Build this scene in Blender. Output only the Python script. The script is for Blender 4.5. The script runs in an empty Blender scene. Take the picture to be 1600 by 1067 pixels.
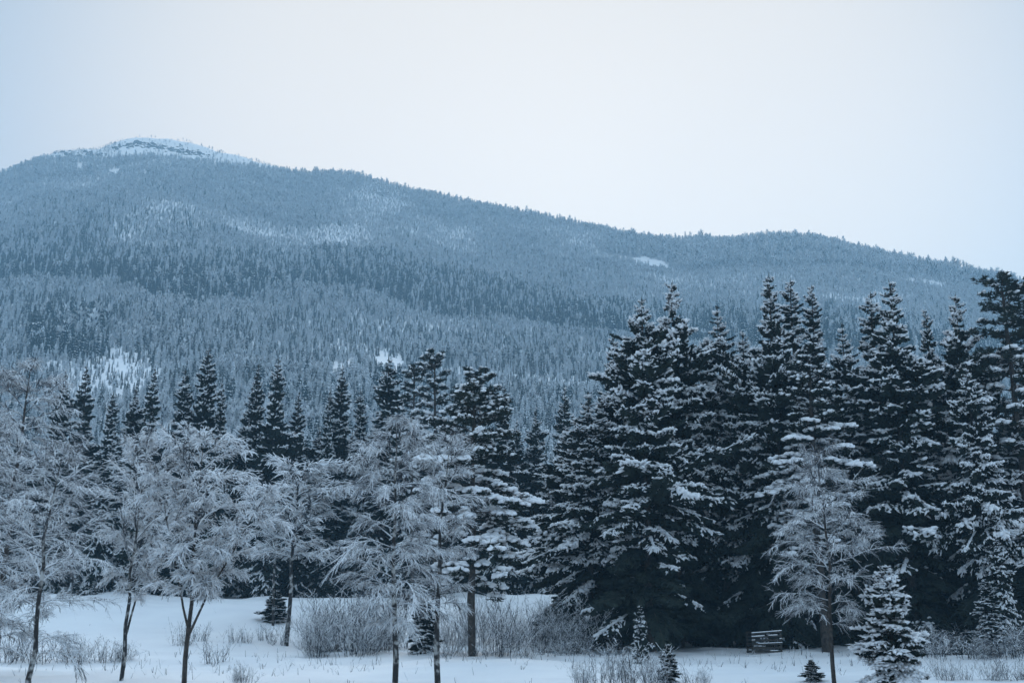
import bpy, math, random
import numpy as np

# ------------------------------------------------------------------ camera, sky, sun, exposure
scene = bpy.context.scene
COL = scene.collection
F = 1800.0                       # focal length in photograph pixels (1600 wide)
CAM_H = 2.65
PITCH = math.atan(422.5 / F)
cam_d = bpy.data.cameras.new("camera")
cam_d.sensor_width = 36.0
cam_d.lens = 36.0 * F / 1600.0
cam_d.clip_start = 0.5
cam_d.clip_end = 20000.0
cam_d.dof.use_dof = True
cam_d.dof.focus_distance = 900.0
cam_d.dof.aperture_fstop = 1.6
cam = bpy.data.objects.new("camera", cam_d)
COL.objects.link(cam)
cam.location = (0, 0, CAM_H)
cam.rotation_euler = (math.pi / 2 + PITCH, 0, 0)
scene.camera = cam

SUN_AZ, SUN_EL = math.radians(2.0), math.radians(21.5)
SUN_DIR = (math.sin(SUN_AZ) * math.cos(SUN_EL), math.cos(SUN_AZ) * math.cos(SUN_EL), math.sin(SUN_EL))
world = bpy.data.worlds.new("World")
scene.world = world
world.use_nodes = True
nt = world.node_tree
nt.nodes.clear()
def N(tree, t, **kw):
    n = tree.nodes.new(t)
    for k, v in kw.items():
        setattr(n, k, v)
    return n
L = nt.links.new
out = N(nt, "ShaderNodeOutputWorld")
add = N(nt, "ShaderNodeAddShader")
bg1 = N(nt, "ShaderNodeBackground"); bg2 = N(nt, "ShaderNodeBackground")
sky = N(nt, "ShaderNodeTexSky", sky_type="NISHITA", sun_disc=False)
sky.sun_elevation = SUN_EL
sky.sun_rotation = SUN_AZ
sky.air_density = 1.0; sky.dust_density = 0.1; sky.ozone_density = 2.0
L(sky.outputs[0], bg1.inputs[0]); bg1.inputs[1].default_value = 0.05
tc = N(nt, "ShaderNodeTexCoord")
sep = N(nt, "ShaderNodeSeparateXYZ"); L(tc.outputs["Generated"], sep.inputs[0])
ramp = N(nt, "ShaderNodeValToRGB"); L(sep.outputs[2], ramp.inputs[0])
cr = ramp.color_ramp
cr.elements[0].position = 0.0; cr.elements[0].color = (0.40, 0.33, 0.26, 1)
cr.elements[1].position = 1.0; cr.elements[1].color = (0.58, 0.74, 0.88, 1)  # unseen zenith set brighter and bluer than the visible sky to light the snow
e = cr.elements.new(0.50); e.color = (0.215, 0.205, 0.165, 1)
dot = N(nt, "ShaderNodeVectorMath", operation="DOT_PRODUCT")
L(tc.outputs["Generated"], dot.inputs[0]); dot.inputs[1].default_value = SUN_DIR
mr = N(nt, "ShaderNodeMapRange", interpolation_type="SMOOTHERSTEP")
L(dot.outputs["Value"], mr.inputs[0])
mr.inputs[1].default_value = 0.84; mr.inputs[2].default_value = 1.0
mr.inputs[3].default_value = 0.0; mr.inputs[4].default_value = 1.0
nz = N(nt, "ShaderNodeTexNoise"); nz.inputs["Scale"].default_value = 2.2; nz.inputs["Detail"].default_value = 3
L(tc.outputs["Generated"], nz.inputs["Vector"])
nzr = N(nt, "ShaderNodeMapRange"); L(nz.outputs[0], nzr.inputs[0])
nzr.inputs[3].default_value = 0.93; nzr.inputs[4].default_value = 1.07
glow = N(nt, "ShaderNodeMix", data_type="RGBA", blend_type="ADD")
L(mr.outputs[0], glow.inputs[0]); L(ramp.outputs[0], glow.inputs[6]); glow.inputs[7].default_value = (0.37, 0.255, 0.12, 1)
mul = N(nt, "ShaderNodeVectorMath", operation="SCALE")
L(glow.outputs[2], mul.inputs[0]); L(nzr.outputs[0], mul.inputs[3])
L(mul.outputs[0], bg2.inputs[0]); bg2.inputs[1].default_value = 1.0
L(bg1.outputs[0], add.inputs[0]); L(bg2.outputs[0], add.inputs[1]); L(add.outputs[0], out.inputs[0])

sun_d = bpy.data.lights.new("sun", "SUN")
sun_d.energy = 1.5; sun_d.angle = math.radians(30); sun_d.color = (1.0, 0.95, 0.9)
sun = bpy.data.objects.new("sun", sun_d); COL.objects.link(sun)
sun.rotation_euler = (math.pi / 2 - SUN_EL, 0, math.pi - SUN_AZ)

vs = scene.view_settings
scene.display_settings.display_device = "sRGB"
vs.view_transform = "Standard"; vs.look = "None"; vs.gamma = 1.0; vs.use_curve_mapping = False
vs.exposure = 0.62
cy = scene.cycles
cy.use_denoising = True
cy.max_bounces = 6; cy.diffuse_bounces = 2; cy.glossy_bounces = 1; cy.volume_bounces = 2
cy.caustics_reflective = False; cy.caustics_refractive = False

# ------------------------------------------------------------------ photograph pixel <-> world
cp, sp = math.cos(PITCH), math.sin(PITCH)
def ray(u, v):
    cx = (u - 800.0) / F; c = (533.5 - v) / F
    return cx, cp - c * sp, sp + c * cp
def az_tan(u, v):
    x, y, z = ray(u, v)
    return math.atan2(x, y), z / math.hypot(x, y)
def project(X, Y, Z):
    Z = Z - CAM_H
    fwd = Y * cp + Z * sp; upv = -Y * sp + Z * cp
    return 800 + F * X / fwd, 533.5 - F * upv / fwd

# ------------------------------------------------------------------ noise
_rng = np.random.RandomState(11)
_LAT = _rng.rand(256, 256)
def vnoise(x, y):
    x = np.asarray(x, float); y = np.asarray(y, float)
    xi = np.floor(x).astype(int); yi = np.floor(y).astype(int)
    fx = x - xi; fy = y - yi
    fx = fx * fx * (3 - 2 * fx); fy = fy * fy * (3 - 2 * fy)
    g = lambda a, b: _LAT[a % 256, b % 256]
    return (g(xi, yi) * (1 - fx) + g(xi + 1, yi) * fx) * (1 - fy) + (g(xi, yi + 1) * (1 - fx) + g(xi + 1, yi + 1) * fx) * fy
def fbm(x, y, o=3):
    s = 0; a = 1; t = 0
    for k in range(o):
        s = s + a * (vnoise(x * 2 ** k + 17.3 * k, y * 2 ** k + 5.1 * k) - 0.5); t += a; a *= 0.5
    return s / t

# ------------------------------------------------------------------ terrain height
RID = [(-60, 285), (0, 272), (40, 255), (90, 236), (150, 233), (180, 222), (215, 214), (260, 217), (300, 223), (340, 236),
       (380, 246), (430, 260), (470, 271), (520, 270), (560, 275), (620, 292), (700, 310), (800, 330), (900, 351), (1000, 367),
       (1060, 372), (1120, 375), (1180, 371), (1230, 368), (1280, 373), (1350, 388), (1450, 413), (1500, 426), (1550, 440),
       (1600, 452), (1680, 472)]
_ra = np.array([az_tan(*p)[0] for p in RID]); _rt = np.array([az_tan(*p)[1] for p in RID])
_ra = np.concatenate([[-math.pi, -1.6, -1.0, -0.62], _ra, [0.62, 1.0, 1.6, math.pi]])
_rt = np.concatenate([[0.10, 0.12, 0.20, 0.33], _rt, [0.24, 0.18, 0.12, 0.10]])
SR = np.array([0, 150, 400, 560, 680, 800, 1000, 1250, 1500, 1750.]) / 1750.
ST = np.array([-0.0, 0.012, 0.139, 0.196, 0.225, 0.2545, 0.296, 0.345, 0.388, 0.429]) / 0.429
def ridge_dist(az):
    return 1750 - 260 * np.clip((az + 0.4) / 0.8, 0, 1)
def height(X, Y):
    X = np.asarray(X, float); Y = np.asarray(Y, float)
    r = np.hypot(X, Y); az = np.arctan2(X, Y)
    rd = ridge_dist(az); T = np.interp(az, _ra, _rt)
    s = r / rd
    zt = r * T * np.interp(s, SR, ST)
    front = np.clip((np.cos(az) - 0.2) / 0.5, 0, 1)
    und = fbm(X / 210., Y / 210., 3) * 34 * np.clip((s - 0.22) * 3, 0, 1) * np.clip((1.0 - s) * 5, 0, 1)
    fine = fbm(X / 38. + 9, Y / 38., 2) * 5 * np.clip((s - 0.2) * 4, 0, 1)
    far = zt + und + fine + CAM_H * np.clip(s * 4, 0, 1)
    zr = rd * T * 1.0 + CAM_H
    back = zr - (r - rd) * 0.45
    back = np.maximum(back, zr * 0.25) + fine
    far = np.where(s > 1, back, far)
    # near field: level, then a gentle rise to the back row of trees
    k = np.clip((r - 78) / 44., 0, 1); k = k * k * (3 - 2 * k)
    near = k * 3.9 + fbm(X / 7., Y / 7., 3) * 0.75 * np.clip((r - 30) / 30., 0.3, 1) + fbm(X / 2.6, Y / 1.8, 3) * 0.20 * np.clip((r - 30) / 15., 0, 1)
    near = near + fbm(X / 8. + 3, Y / 8., 2) * 1.5 * np.clip((r - 96) / 20., 0, 1)
    near = near + np.clip((r - 66) / 4., 0, 1) * 0.22 * np.clip((r - 66) / 4., 0, 1)
    b = np.clip((r - 140) / 90., 0, 1); b = b * b * (3 - 2 * b)
    z = near * (1 - b) + np.maximum(far, 3.5) * b
    return z
def H(x, y):
    return float(height(x, y))

# ------------------------------------------------------------------ materials
def mat(name, col, rough=0.8, var=0.0, vscale=5.0, bump=0.0, bscale=8.0, col2=None, per=0.0, spec=0.2, thresh=None):
    m = bpy.data.materials.new(name); m.use_nodes = True
    t = m.node_tree; b = t.nodes["Principled BSDF"]
    b.inputs["Roughness"].default_value = rough
    b.inputs["Specular IOR Level"].default_value = spec
    b.inputs["Base Color"].default_value = (*col, 1)
    co = N(t, "ShaderNodeTexCoord")
    if col2 is not None:
        n = N(t, "ShaderNodeTexNoise"); n.inputs["Scale"].default_value = vscale; n.inputs["Detail"].default_value = 4
        t.links.new(co.outputs["Object"], n.inputs["Vector"])
        r = N(t, "ShaderNodeValToRGB"); t.links.new(n.outputs[0], r.inputs[0])
        lo, hi = thresh or (0.35, 0.65)
        r.color_ramp.elements[0].position = lo; r.color_ramp.elements[1].position = hi
        r.color_ramp.elements[0].color = (*col, 1); r.color_ramp.elements[1].color = (*col2, 1)
        src = r.outputs[0]
        if per:
            oi = N(t, "ShaderNodeObjectInfo"); mp = N(t, "ShaderNodeMapRange")
            mp.inputs[3].default_value = 1 - per; mp.inputs[4].default_value = 1 + per
            t.links.new(oi.outputs["Random"], mp.inputs[0])
            vm = N(t, "ShaderNodeVectorMath", operation="SCALE")
            t.links.new(src, vm.inputs[0]); t.links.new(mp.outputs[0], vm.inputs[3]); src = vm.outputs[0]
        t.links.new(src, b.inputs["Base Color"])
    if bump:
        n2 = N(t, "ShaderNodeTexNoise"); n2.inputs["Scale"].default_value = bscale; n2.inputs["Detail"].default_value = 5
        t.links.new(co.outputs["Object"], n2.inputs["Vector"])
        bp = N(t, "ShaderNodeBump"); bp.inputs["Strength"].default_value = bump; bp.inputs["Distance"].default_value = 0.1
        t.links.new(n2.outputs[0], bp.inputs["Height"]); t.links.new(bp.outputs[0], b.inputs["Normal"])
    return m
M_GROUND = mat("snow_ground", (0.80, 0.82, 0.85), 0.7, col2=(0.86, 0.88, 0.90), vscale=0.25, bump=0.5, bscale=0.9)
M_SNOW = mat("snow_on_trees", (0.76, 0.79, 0.83), 0.75, col2=(0.88, 0.89, 0.91), vscale=3.0)
M_NEEDLE = mat("spruce_needles", (0.018, 0.026, 0.024), 0.9, col2=(0.034, 0.044, 0.036), vscale=1.2, per=0.15, spec=0.05)
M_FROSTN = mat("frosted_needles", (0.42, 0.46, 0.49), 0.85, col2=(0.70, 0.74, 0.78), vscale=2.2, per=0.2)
M_BARK = mat("dark_bark", (0.035, 0.030, 0.028), 0.9, col2=(0.085, 0.072, 0.062), vscale=6, bump=0.6, bscale=14)
M_TWIG = mat("twig_bark", (0.030, 0.035, 0.042), 0.9, col2=(0.065, 0.072, 0.082), vscale=4)
M_BIRCH = mat("birch_bark", (0.035, 0.033, 0.033), 0.8, col2=(0.42, 0.42, 0.41), vscale=3.2, thresh=(0.5, 0.62), bump=0.3)
M_TSNOW = mat("twig_snow", (0.78, 0.81, 0.85), 0.8, col2=(0.90, 0.91, 0.93), vscale=2.0)
M_FROST = mat("hoar_frost", (0.62, 0.66, 0.70), 0.85, col2=(0.82, 0.85, 0.88), vscale=0.6, per=0.15)
M_ROCK = mat("rock", (0.10, 0.10, 0.11), 0.9, col2=(0.22, 0.22, 0.23), vscale=0.4, bump=0.8, bscale=1.5)
M_WOOD = mat("weathered_wood", (0.03, 0.028, 0.026), 0.85, col2=(0.07, 0.065, 0.06), vscale=7, bump=0.4, bscale=20)

# ------------------------------------------------------------------ mesh helpers
class MB:
    def __init__(s): s.V = []; s.Fc = []; s.M = []; s.n = 0
    def add(s, V, Fc, m=0):
        V = np.asarray(V, np.float32).reshape(-1, 3); Fc = np.asarray(Fc, np.int64).reshape(-1, 3)
        if not len(Fc): return
        s.V.append(V); s.Fc.append(Fc + s.n)
        s.M.append(np.full(len(Fc), m, np.int32) if np.isscalar(m) else np.asarray(m, np.int32)); s.n += len(V)
    def mesh(s, name, mats, smooth=True):
        V = np.concatenate(s.V); Fc = np.concatenate(s.Fc).astype(np.int32); M = np.concatenate(s.M)
        me = bpy.data.meshes.new(name)
        me.vertices.add(len(V)); me.vertices.foreach_set("co", V.ravel())
        me.loops.add(len(Fc) * 3); me.loops.foreach_set("vertex_index", Fc.ravel())
        me.polygons.add(len(Fc)); me.polygons.foreach_set("loop_start", np.arange(len(Fc), dtype=np.int32) * 3)
        me.polygons.foreach_set("loop_total", np.full(len(Fc), 3, np.int32))
        for m in mats: me.materials.append(m)
        me.polygons.foreach_set("material_index", M)
        me.polygons.foreach_set("use_smooth", np.full(len(Fc), smooth, bool))
        me.update(calc_edges=True); me.validate()
        return me
def frame(D):
    D = D / np.maximum(np.linalg.norm(D, axis=1, keepdims=True), 1e-9)
    S = np.cross(D, np.array([0, 0, 1.0])); n = np.linalg.norm(S, axis=1, keepdims=True)
    S = np.where(n > 1e-3, S / np.maximum(n, 1e-9), np.array([1.0, 0, 0]))
    U = np.cross(S, D)
    return D, S, U
def stamp(mb, T, TF, P, D, sx, sy, sz, m=0, jit=0.0, rng=None):
    """copies of a small template, x along D, z up"""
    P = np.asarray(P, float).reshape(-1, 3)
    if not len(P): return
    D, S, U = frame(np.asarray(D, float).reshape(-1, 3))
    n = len(P)
    sx = np.broadcast_to(sx, (n,)); sy = np.broadcast_to(sy, (n,)); sz = np.broadcast_to(sz, (n,))
    TT = np.broadcast_to(T[None], (n, len(T), 3)).copy()
    if jit: TT += (rng.rand(*TT.shape) - 0.5) * jit
    V = P[:, None] + (TT[:, :, 0:1] * sx[:, None, None]) * D[:, None] + (TT[:, :, 1:2] * sy[:, None, None]) * S[:, None] + (TT[:, :, 2:3] * sz[:, None, None]) * U[:, None]
    FF = TF[None] + (np.arange(n) * len(T))[:, None, None]
    mb.add(V.reshape(-1, 3), FF.reshape(-1, 3), m)
# diamond section twig segment, snow on the upper faces
_SEG = [(0, 4, 6), (0, 6, 2), (0, 7, 4), (0, 3, 7), (1, 6, 5), (1, 2, 6), (1, 5, 7), (1, 7, 3)]
def twigs(mb, P0, P1, w0, w1, top=1.0, bot=0.6, steep=0.82):
    P0 = np.asarray(P0, float).reshape(-1, 3); P1 = np.asarray(P1, float).reshape(-1, 3)
    if not len(P0): return
    D, S, U = frame(P1 - P0); n = len(P0)
    w0 = np.broadcast_to(w0, (n,))[:, None]; w1 = np.broadcast_to(w1, (n,))[:, None]
    V = np.stack([P0 + U * w0 * top, P0 - U * w0 * bot, P0 + S * w0, P0 - S * w0, P1 + U * w1 * top, P1 - U * w1 * bot, P1 + S * w1, P1 - S * w1], 1)
    Fq = np.array(_SEG)
    FF = Fq[None] + (np.arange(n) * 8)[:, None, None]
    mm = np.tile(np.array([1, 1, 1, 1, 0, 0, 0, 0]), (n, 1))
    mm[np.abs(D[:, 2]) > steep] = 0
    mb.add(V.reshape(-1, 3), FF.reshape(-1, 3), mm.ravel())
def tube(mb, pts, rad, sides=8, m=0, rng=None):
    pts = np.asarray(pts, float); k = len(pts)
    t = np.gradient(pts, axis=0); t /= np.linalg.norm(t, axis=1, keepdims=True)
    ref = np.array([1.0, 0, 0]) if abs(t[0][0]) < 0.8 else np.array([0, 1.0, 0])
    A = np.cross(t, ref); A /= np.linalg.norm(A, axis=1, keepdims=True); B = np.cross(t, A)
    an = np.linspace(0, 2 * math.pi, sides, endpoint=False)
    r = np.asarray(rad)[:, None, None] * (1 + (0 if rng is None else (rng.rand(k, sides, 1) - 0.5) * 0.18))
    V = pts[:, None] + r * (np.cos(an)[None, :, None] * A[:, None] + np.sin(an)[None, :, None] * B[:, None])
    Fc = []
    for i in range(k - 1):
        for j in range(sides):
            a = i * sides + j; b = i * sides + (j + 1) % sides; c = a + sides; d = b + sides
            Fc += [(a, b, d), (a, d, c)]
    V = V.reshape(-1, 3); V = np.vstack([V, pts[-1:]]); top = len(V) - 1
    for j in range(sides): Fc.append(((k - 1) * sides + j, (k - 1) * sides + (j + 1) % sides, top))
    mb.add(V, Fc, m)

# templates
SPRAY = np.array([(0, 0, 0), (.5, 0, .04), (1, 0, -.10), (.30, .34, -.10), (.30, -.34, -.10), (.72, .27, -.16), (.72, -.27, -.16),
                  (.22, .06, -.42), (.50, -.08, -.50), (.78, .05, -.40), (.55, .12, -.05), (.55, -.12, -.05)])
SPRAY_F = np.array([(0, 1, 3), (0, 4, 1), (1, 2, 5), (1, 6, 2), (0, 7, 1), (0, 8, 10), (1, 8, 2), (11, 9, 2)])
SPRAY_LO = np.array([(0, 0, 0), (1, 0, -.10), (.4, .38, -.12), (.4, -.38, -.12), (.35, .05, -.5), (.75, -.05, -.42)])
SPRAY_LO_F = np.array([(0, 1, 2), (0, 3, 1), (0, 4, 1), (0, 5, 1)])
g = (1 + 5 ** .5) / 2
ICO = np.array([(-1, g, 0), (1, g, 0), (-1, -g, 0), (1, -g, 0), (0, -1, g), (0, 1, g), (0, -1, -g), (0, 1, -g), (g, 0, -1), (g, 0, 1), (-g, 0, -1), (-g, 0, 1)]) / math.hypot(1, g)
ICO_F = np.array([(0, 11, 5), (0, 5, 1), (0, 1, 7), (0, 7, 10), (0, 10, 11), (1, 5, 9), (5, 11, 4), (11, 10, 2), (10, 7, 6), (7, 1, 8), (3, 9, 4), (3, 4, 2), (3, 2, 6), (3, 6, 8), (3, 8, 9), (4, 9, 5), (2, 4, 11), (6, 2, 10), (8, 6, 7), (9, 8, 1)])
OCT = np.array([(1, 0, 0), (-1, 0, 0), (0, 1, 0), (0, -1, 0), (0, 0, 1), (0, 0, -.5)], float)
OCT_F = np.array([(0, 2, 4), (2, 1, 4), (1, 3, 4), (3, 0, 4), (2, 0, 5), (1, 2, 5), (3, 1, 5), (0, 3, 5)])
_tt = []; _tf = []
_r = np.random.RandomState(5)
for k in range(7):
    d = _r.randn(3); d[2] = abs(d[2]) * 0.7 - 0.15; d /= np.linalg.norm(d); s = np.cross(d, _r.randn(3)); s /= np.linalg.norm(s)
    _tt += [s * 0.13, -s * 0.13, d]; _tf.append((3 * k, 3 * k + 1, 3 * k + 2))
TUFT = np.array(_tt); TUFT_F = np.array(_tf)

# ------------------------------------------------------------------ tree makers: each returns [(part name, mesh), ...] for a tree of height h
def rot2(a): return np.array([math.cos(a), math.sin(a), 0.0])
def make_spruce(seed, h=20., R=2.6, step=0.42, droop=0.5, snow=0.7, base=0.05, power=0.75, lump=0.20, hi=True, dens=1.0, bare=0.15, big=0.0, taper=1.0, needle=None, shade=0.0, wid=0.55):
    rng = np.random.RandomState(seed)
    tr = MB(); fo = MB(); sn = MB()
    zs = np.linspace(0, h, 12)
    wob = np.cumsum(rng.randn(12, 2) * 0.035, axis=0)
    axis = lambda z: np.array([np.interp(z, zs, wob[:, 0]), np.interp(z, zs, wob[:, 1]), z])
    tube(tr, [axis(z) - (np.array([0, 0, 0.6]) if i == 0 else 0) for i, z in enumerate(zs)], 0.012 * h * (1 - zs / h) ** 0.8 + 0.015, 8, 0, rng)
    BP, BD, BL, BS = [], [], [], []; SZ = []; SP, SD, SL, SB, NP, ND, NL, NW = [], [], [], [], [], [], [], []
    B0, B1, BW0, BW1 = [], [], [], []
    bulge = rng.rand(8) * 0.4 + 0.8
    z = base * h
    while z < h * 0.985:
        t = z / h
        n = 5 if t < 0.85 else 4
        a0 = rng.rand() * 6.28
        for b in range(n):
            if rng.rand() < bare * (1.2 - t): continue
            az = a0 + b * 6.283 / n + rng.randn() * 0.25
            lobe = np.interp((az % 6.283) / 6.283 * 7, range(8), bulge) * (0.85 + 0.3 * math.sin(3.1 * t * 6 + seed))
            prof = min(1.0, (1 - t) / wid) ** power * min(1, (t - base) * 5 + 0.72)
            Ln = (R * prof * (0.58 + 0.55 * rng.rand()) * lobe + 0.07) * taper
            zz = z + (rng.rand() - 0.5) * step * 1.3
            bs = 0.0 if rng.rand() < 0.14 + (0.75 if t < shade else 0) else (0.45 + 0.9 * rng.rand())
            if rng.rand() < 0.12: Ln *= 1.25
            pad = rng.rand() < big * (1.1 - t) and t > shade * .85
            if pad: bs = 1.3; Ln *= 1.08
            a = 0.55 * t - 0.22 * droop - 0.05 + rng.randn() * 0.16; c = 0.50 * droop * (1.15 - t)
            o = axis(zz); dr = rot2(az)
            f = lambda s: o + dr * Ln * s * (1 - 0.08 * s) + np.array([0, 0, 1]) * Ln * (a * s - c * s * s + 0.16 * droop * s ** 4)
            q = [f(s) for s in (0, .35, .7, 1)]
            for i in range(3):
                B0.append(q[i]); B1.append(q[i + 1]); BW0.append(0.035 * (1 - i / 3.3)); BW1.append(0.035 * (1 - (i + 1) / 3.3))
            if bs > 0 and rng.rand() < .75 and Ln > .5:
                k0 = int(3 + Ln * 1.6)
                for e_ in range(k0):
                    s = .35 + .65 * (e_ + rng.rand()) / k0
                    BP.append(f(s) + np.array([0, 0, .07])); BD.append(f(s + .05) - f(s - .05) + rng.randn(3) * .004); BL.append((.20 + .12 * rng.rand()) * min(1, .5 + Ln * .3)); BS.append(min(1.0, 0.45 + (1 - t) * 1.6))
            nb = max(3, int(Ln * 5.2 * dens) + 2)
            for j in range(nb):
                s = 0.16 + 0.84 * (j + rng.rand() * 0.8) / nb
                s = min(s, 1)
                pos = f(s); tang = f(min(s + .05, 1.05)) - f(s - .05); tang /= np.linalg.norm(tang)
                for sd in ((-1, 1) if s < 0.93 else (0,)):
                    ang = sd * (0.75 + 0.35 * rng.rand())
                    d = np.array([tang[0] * math.cos(ang) - tang[1] * math.sin(ang), tang[0] * math.sin(ang) + tang[1] * math.cos(ang), tang[2] - 0.05 - 0.35 * droop * rng.rand() + rng.randn() * 0.22])
                    l = (0.22 + 0.34 * Ln * (1 - s) ** 0.7 * (0.6 + 0.6 * rng.rand())) * (1 if sd else 1.0)
                    l = min(l, 1.1) * min(1.0, 0.4 + (1 - t) * 3.2)
                    NP.append(pos); ND.append(d); NL.append(l); NW.append((0.22 + 0.5 * l) * min(1.0, 0.45 + (1 - t) * 3.0))
                    if rng.rand() < snow * bs * (0.05 + 0.95 * s):
                        if pad:
                            for e_ in range(2):
                                SP.append(pos + d * l * (0.2 + .6 * rng.rand()) + rng.randn(3) * np.array([.12, .12, .03]) + np.array([0, 0, 0.05])); SD.append(d + rng.randn(3) * .4); SL.append(l); SB.append(1); SZ.append(1.0)
                        for e_ in range((1 if not hi else 3) + (rng.rand() < .5)):
                            SZ.append(min(1.0, 0.5 + (1 - t) * 1.6)); SP.append(pos + d * l * (0.15 + 0.85 * rng.rand()) + rng.randn(3) * np.array([.07, .07, .03]) + np.array([0, 0, 0.05])); SD.append(d + rng.randn(3) * .35); SL.append(l); SB.append(0)
        z += step * (1.15 - 0.55 * t) * (0.8 + 0.4 * rng.rand())
    # leader
    NP.append(axis(h * .965)); ND.append((0.05, 0.02, 1)); NL.append(h * 0.045); NW.append(0.10)
    NL = np.array(NL); NW = np.array(NW)
    if hi: stamp(fo, SPRAY, SPRAY_F, NP, ND, NL, NW, NW * 1.05, 0, 0.10, rng)
    else: stamp(fo, SPRAY_LO, SPRAY_LO_F, NP, ND, NL * 1.15, NW * 1.3, NW * 1.2, 0, 0.12, rng)
    bt = MB(); twigs(fo, B0, B1, np.array(BW0), np.array(BW1), steep=-1)
    fo.M[-1][:] = 1
    SL = np.array(SL); n = len(SL)
    k = rng.rand(n)
    SB = np.array(SB, bool); SP = np.array(SP); SD = np.array(SD)
    if n:
        a_ = ~SB; na = a_.sum(); f_ = lump / 0.18 * (1.0 if hi else 1.1) * np.array(SZ)[a_]
        stamp(sn, OCT, OCT_F, SP[a_], SD[a_], f_ * (0.12 + 0.22 * rng.rand(na) ** 1.5), f_ * (0.055 + 0.07 * rng.rand(na)), f_ * (0.05 + 0.065 * rng.rand(na)), 0, 0.5, rng)
        nb_ = SB.sum()
        if BP:
            BL = np.array(BL); BS = np.array(BS); nn = len(BL)
            stamp(sn, ICO if hi else OCT, ICO_F if hi else OCT_F, BP, BD, BL * (1.0 if hi else 1.2), BS * (.09 + .08 * rng.rand(nn)), BS * (.07 + .06 * rng.rand(nn)), 0, .4, rng)
        if nb_: stamp(sn, ICO, ICO_F, SP[SB], SD[SB], SL[SB] * (.16 + .24 * rng.rand(nb_)) + .06, lump * (.45 + .6 * rng.rand(nb_)) * (.6 + .6 * SL[SB]), lump * (.45 + .35 * rng.rand(nb_)), 0, .6, rng)
    parts = [("trunk", tr.mesh("trunk", [M_BARK])), ("crown", fo.mesh("crown", [needle or M_NEEDLE, M_BARK], False))]
    if n: parts.append(("snow_load", sn.mesh("snow_load", [M_SNOW])))
    return dict(h=h, parts=parts)

def make_pine(seed, h=20., R=3.4, base=0.35, nb=64, top=0.9, snow=0.9, pads=2.6, puff=0.7, droop=0.25, rtop=0.5):
    rng = np.random.RandomState(seed)
    tr = MB(); fo = MB(); sn = MB()
    zs = np.linspace(0, h * 0.97, 12); wob = np.cumsum(rng.randn(12, 2) * 0.06, axis=0)
    axis = lambda z: np.array([np.interp(z, zs, wob[:, 0]), np.interp(z, zs, wob[:, 1]), z])
    tube(tr, [axis(z) - (np.array([0, 0, 0.6]) if i == 0 else 0) for i, z in enumerate(zs)], 0.0125 * h * (1 - zs / h) ** 0.6 + 0.02, 10, 0, rng)
    B0, B1, W0, W1 = [], [], [], []; TP, TD, TS = [], [], []; SP, SD, SX = [], [], []
    for i in range(nb):
        t = base + (0.985 - base) * ((i + rng.rand()) / nb) ** 0.85
        az = i * 2.399 + rng.randn() * 0.4
        u = (t - base) / (1 - base)
        prof = (0.55 + 0.9 * u) if u < 0.35 else (0.865 + (rtop - 0.865) * (u - 0.35) / 0.65) * math.sqrt(max(0.03, 1 - ((u - 0.35) / 0.66) ** 3))
        Ln = R * prof * (0.6 + 0.55 * rng.rand())
        o = axis(t * h); dr = rot2(az)
        a = 0.75 * u ** 1.4 - droop * 0.3 + rng.randn() * 0.12; c = droop * (1.1 - u)
        f = lambda s: o + dr * Ln * s + np.array([0, 0, 1]) * Ln * (a * s - c * s * s)
        q = [f(s) for s in (0, .3, .6, 1)]
        for k in range(3):
            B0.append(q[k]); B1.append(q[k + 1]); W0.append(0.06 * (1 - k / 3.4)); W1.append(0.06 * (1 - (k + 1) / 3.4))
        np_ = max(2, int(Ln * pads * 0.75))
        for k in range(np_):
            s = 0.32 + 0.68 * (k + rng.rand()) / np_
            side = np.array([-dr[1], dr[0], 0]) * rng.randn() * 0.30 * Ln * (1.15 - s)
            c0 = f(s) + side
            B0.append(f(s - 0.15)); B1.append(c0); W0.append(0.03); W1.append(0.015)
            pr = puff * (0.55 + 0.5 * rng.rand())
            nt_ = int(20 * pr / 0.6)
            p = rng.randn(nt_, 3); p /= np.linalg.norm(p, axis=1, keepdims=True); p *= (rng.rand(nt_, 1) ** 0.4) * np.array([pr, pr, pr * 0.42])
            TP.append(c0 + p); d = p.copy(); d[:, 2] = abs(d[:, 2]) * 0.5 + 0.12; TD.append(d + dr * 0.1); TS.append(np.full(nt_, 0.24) * (0.8 + 0.5 * rng.rand(nt_)))
            if rng.rand() < snow:
                ns = int(19 * pr / 0.6 * (0.4 + 0.6 * (u < .6)))
                p = rng.randn(ns, 3); p[:, 2] = 0; p /= np.linalg.norm(p, axis=1, keepdims=True) + 1e-6; rr = rng.rand(ns, 1) ** 0.5
                p = p * rr * pr * 0.85; p[:, 2] = pr * 0.34 * (1 - rr[:, 0] ** 2) + 0.10
                SP.append(c0 + p); SD.append(rng.randn(ns, 3) * np.array([1, 1, 0.15])); SX.append((0.08 + 0.12 * rng.rand(ns)) * (1.25 if u < .6 else .8))
    TP = np.vstack(TP); TD = np.vstack(TD); TS = np.concatenate(TS)
    stamp(fo, TUFT, TUFT_F, TP, TD, TS, TS, TS, 0, 0.25, rng)
    twigs(fo, B0, B1, np.array(W0), np.array(W1), steep=-1); fo.M[-1][:] = 1
    SP = np.vstack(SP); SD = np.vstack(SD); SX = np.concatenate(SX)
    stamp(sn, ICO, ICO_F, SP, SD, SX * 1.35, SX, SX * 0.62, 0, 0.45, rng)
    return dict(h=h, parts=[("trunk", tr.mesh("trunk", [M_BARK])), ("crown", fo.mesh("crown", [M_NEEDLE, M_BARK], False)), ("snow_load", sn.mesh("snow_load", [M_SNOW]))])

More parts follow.
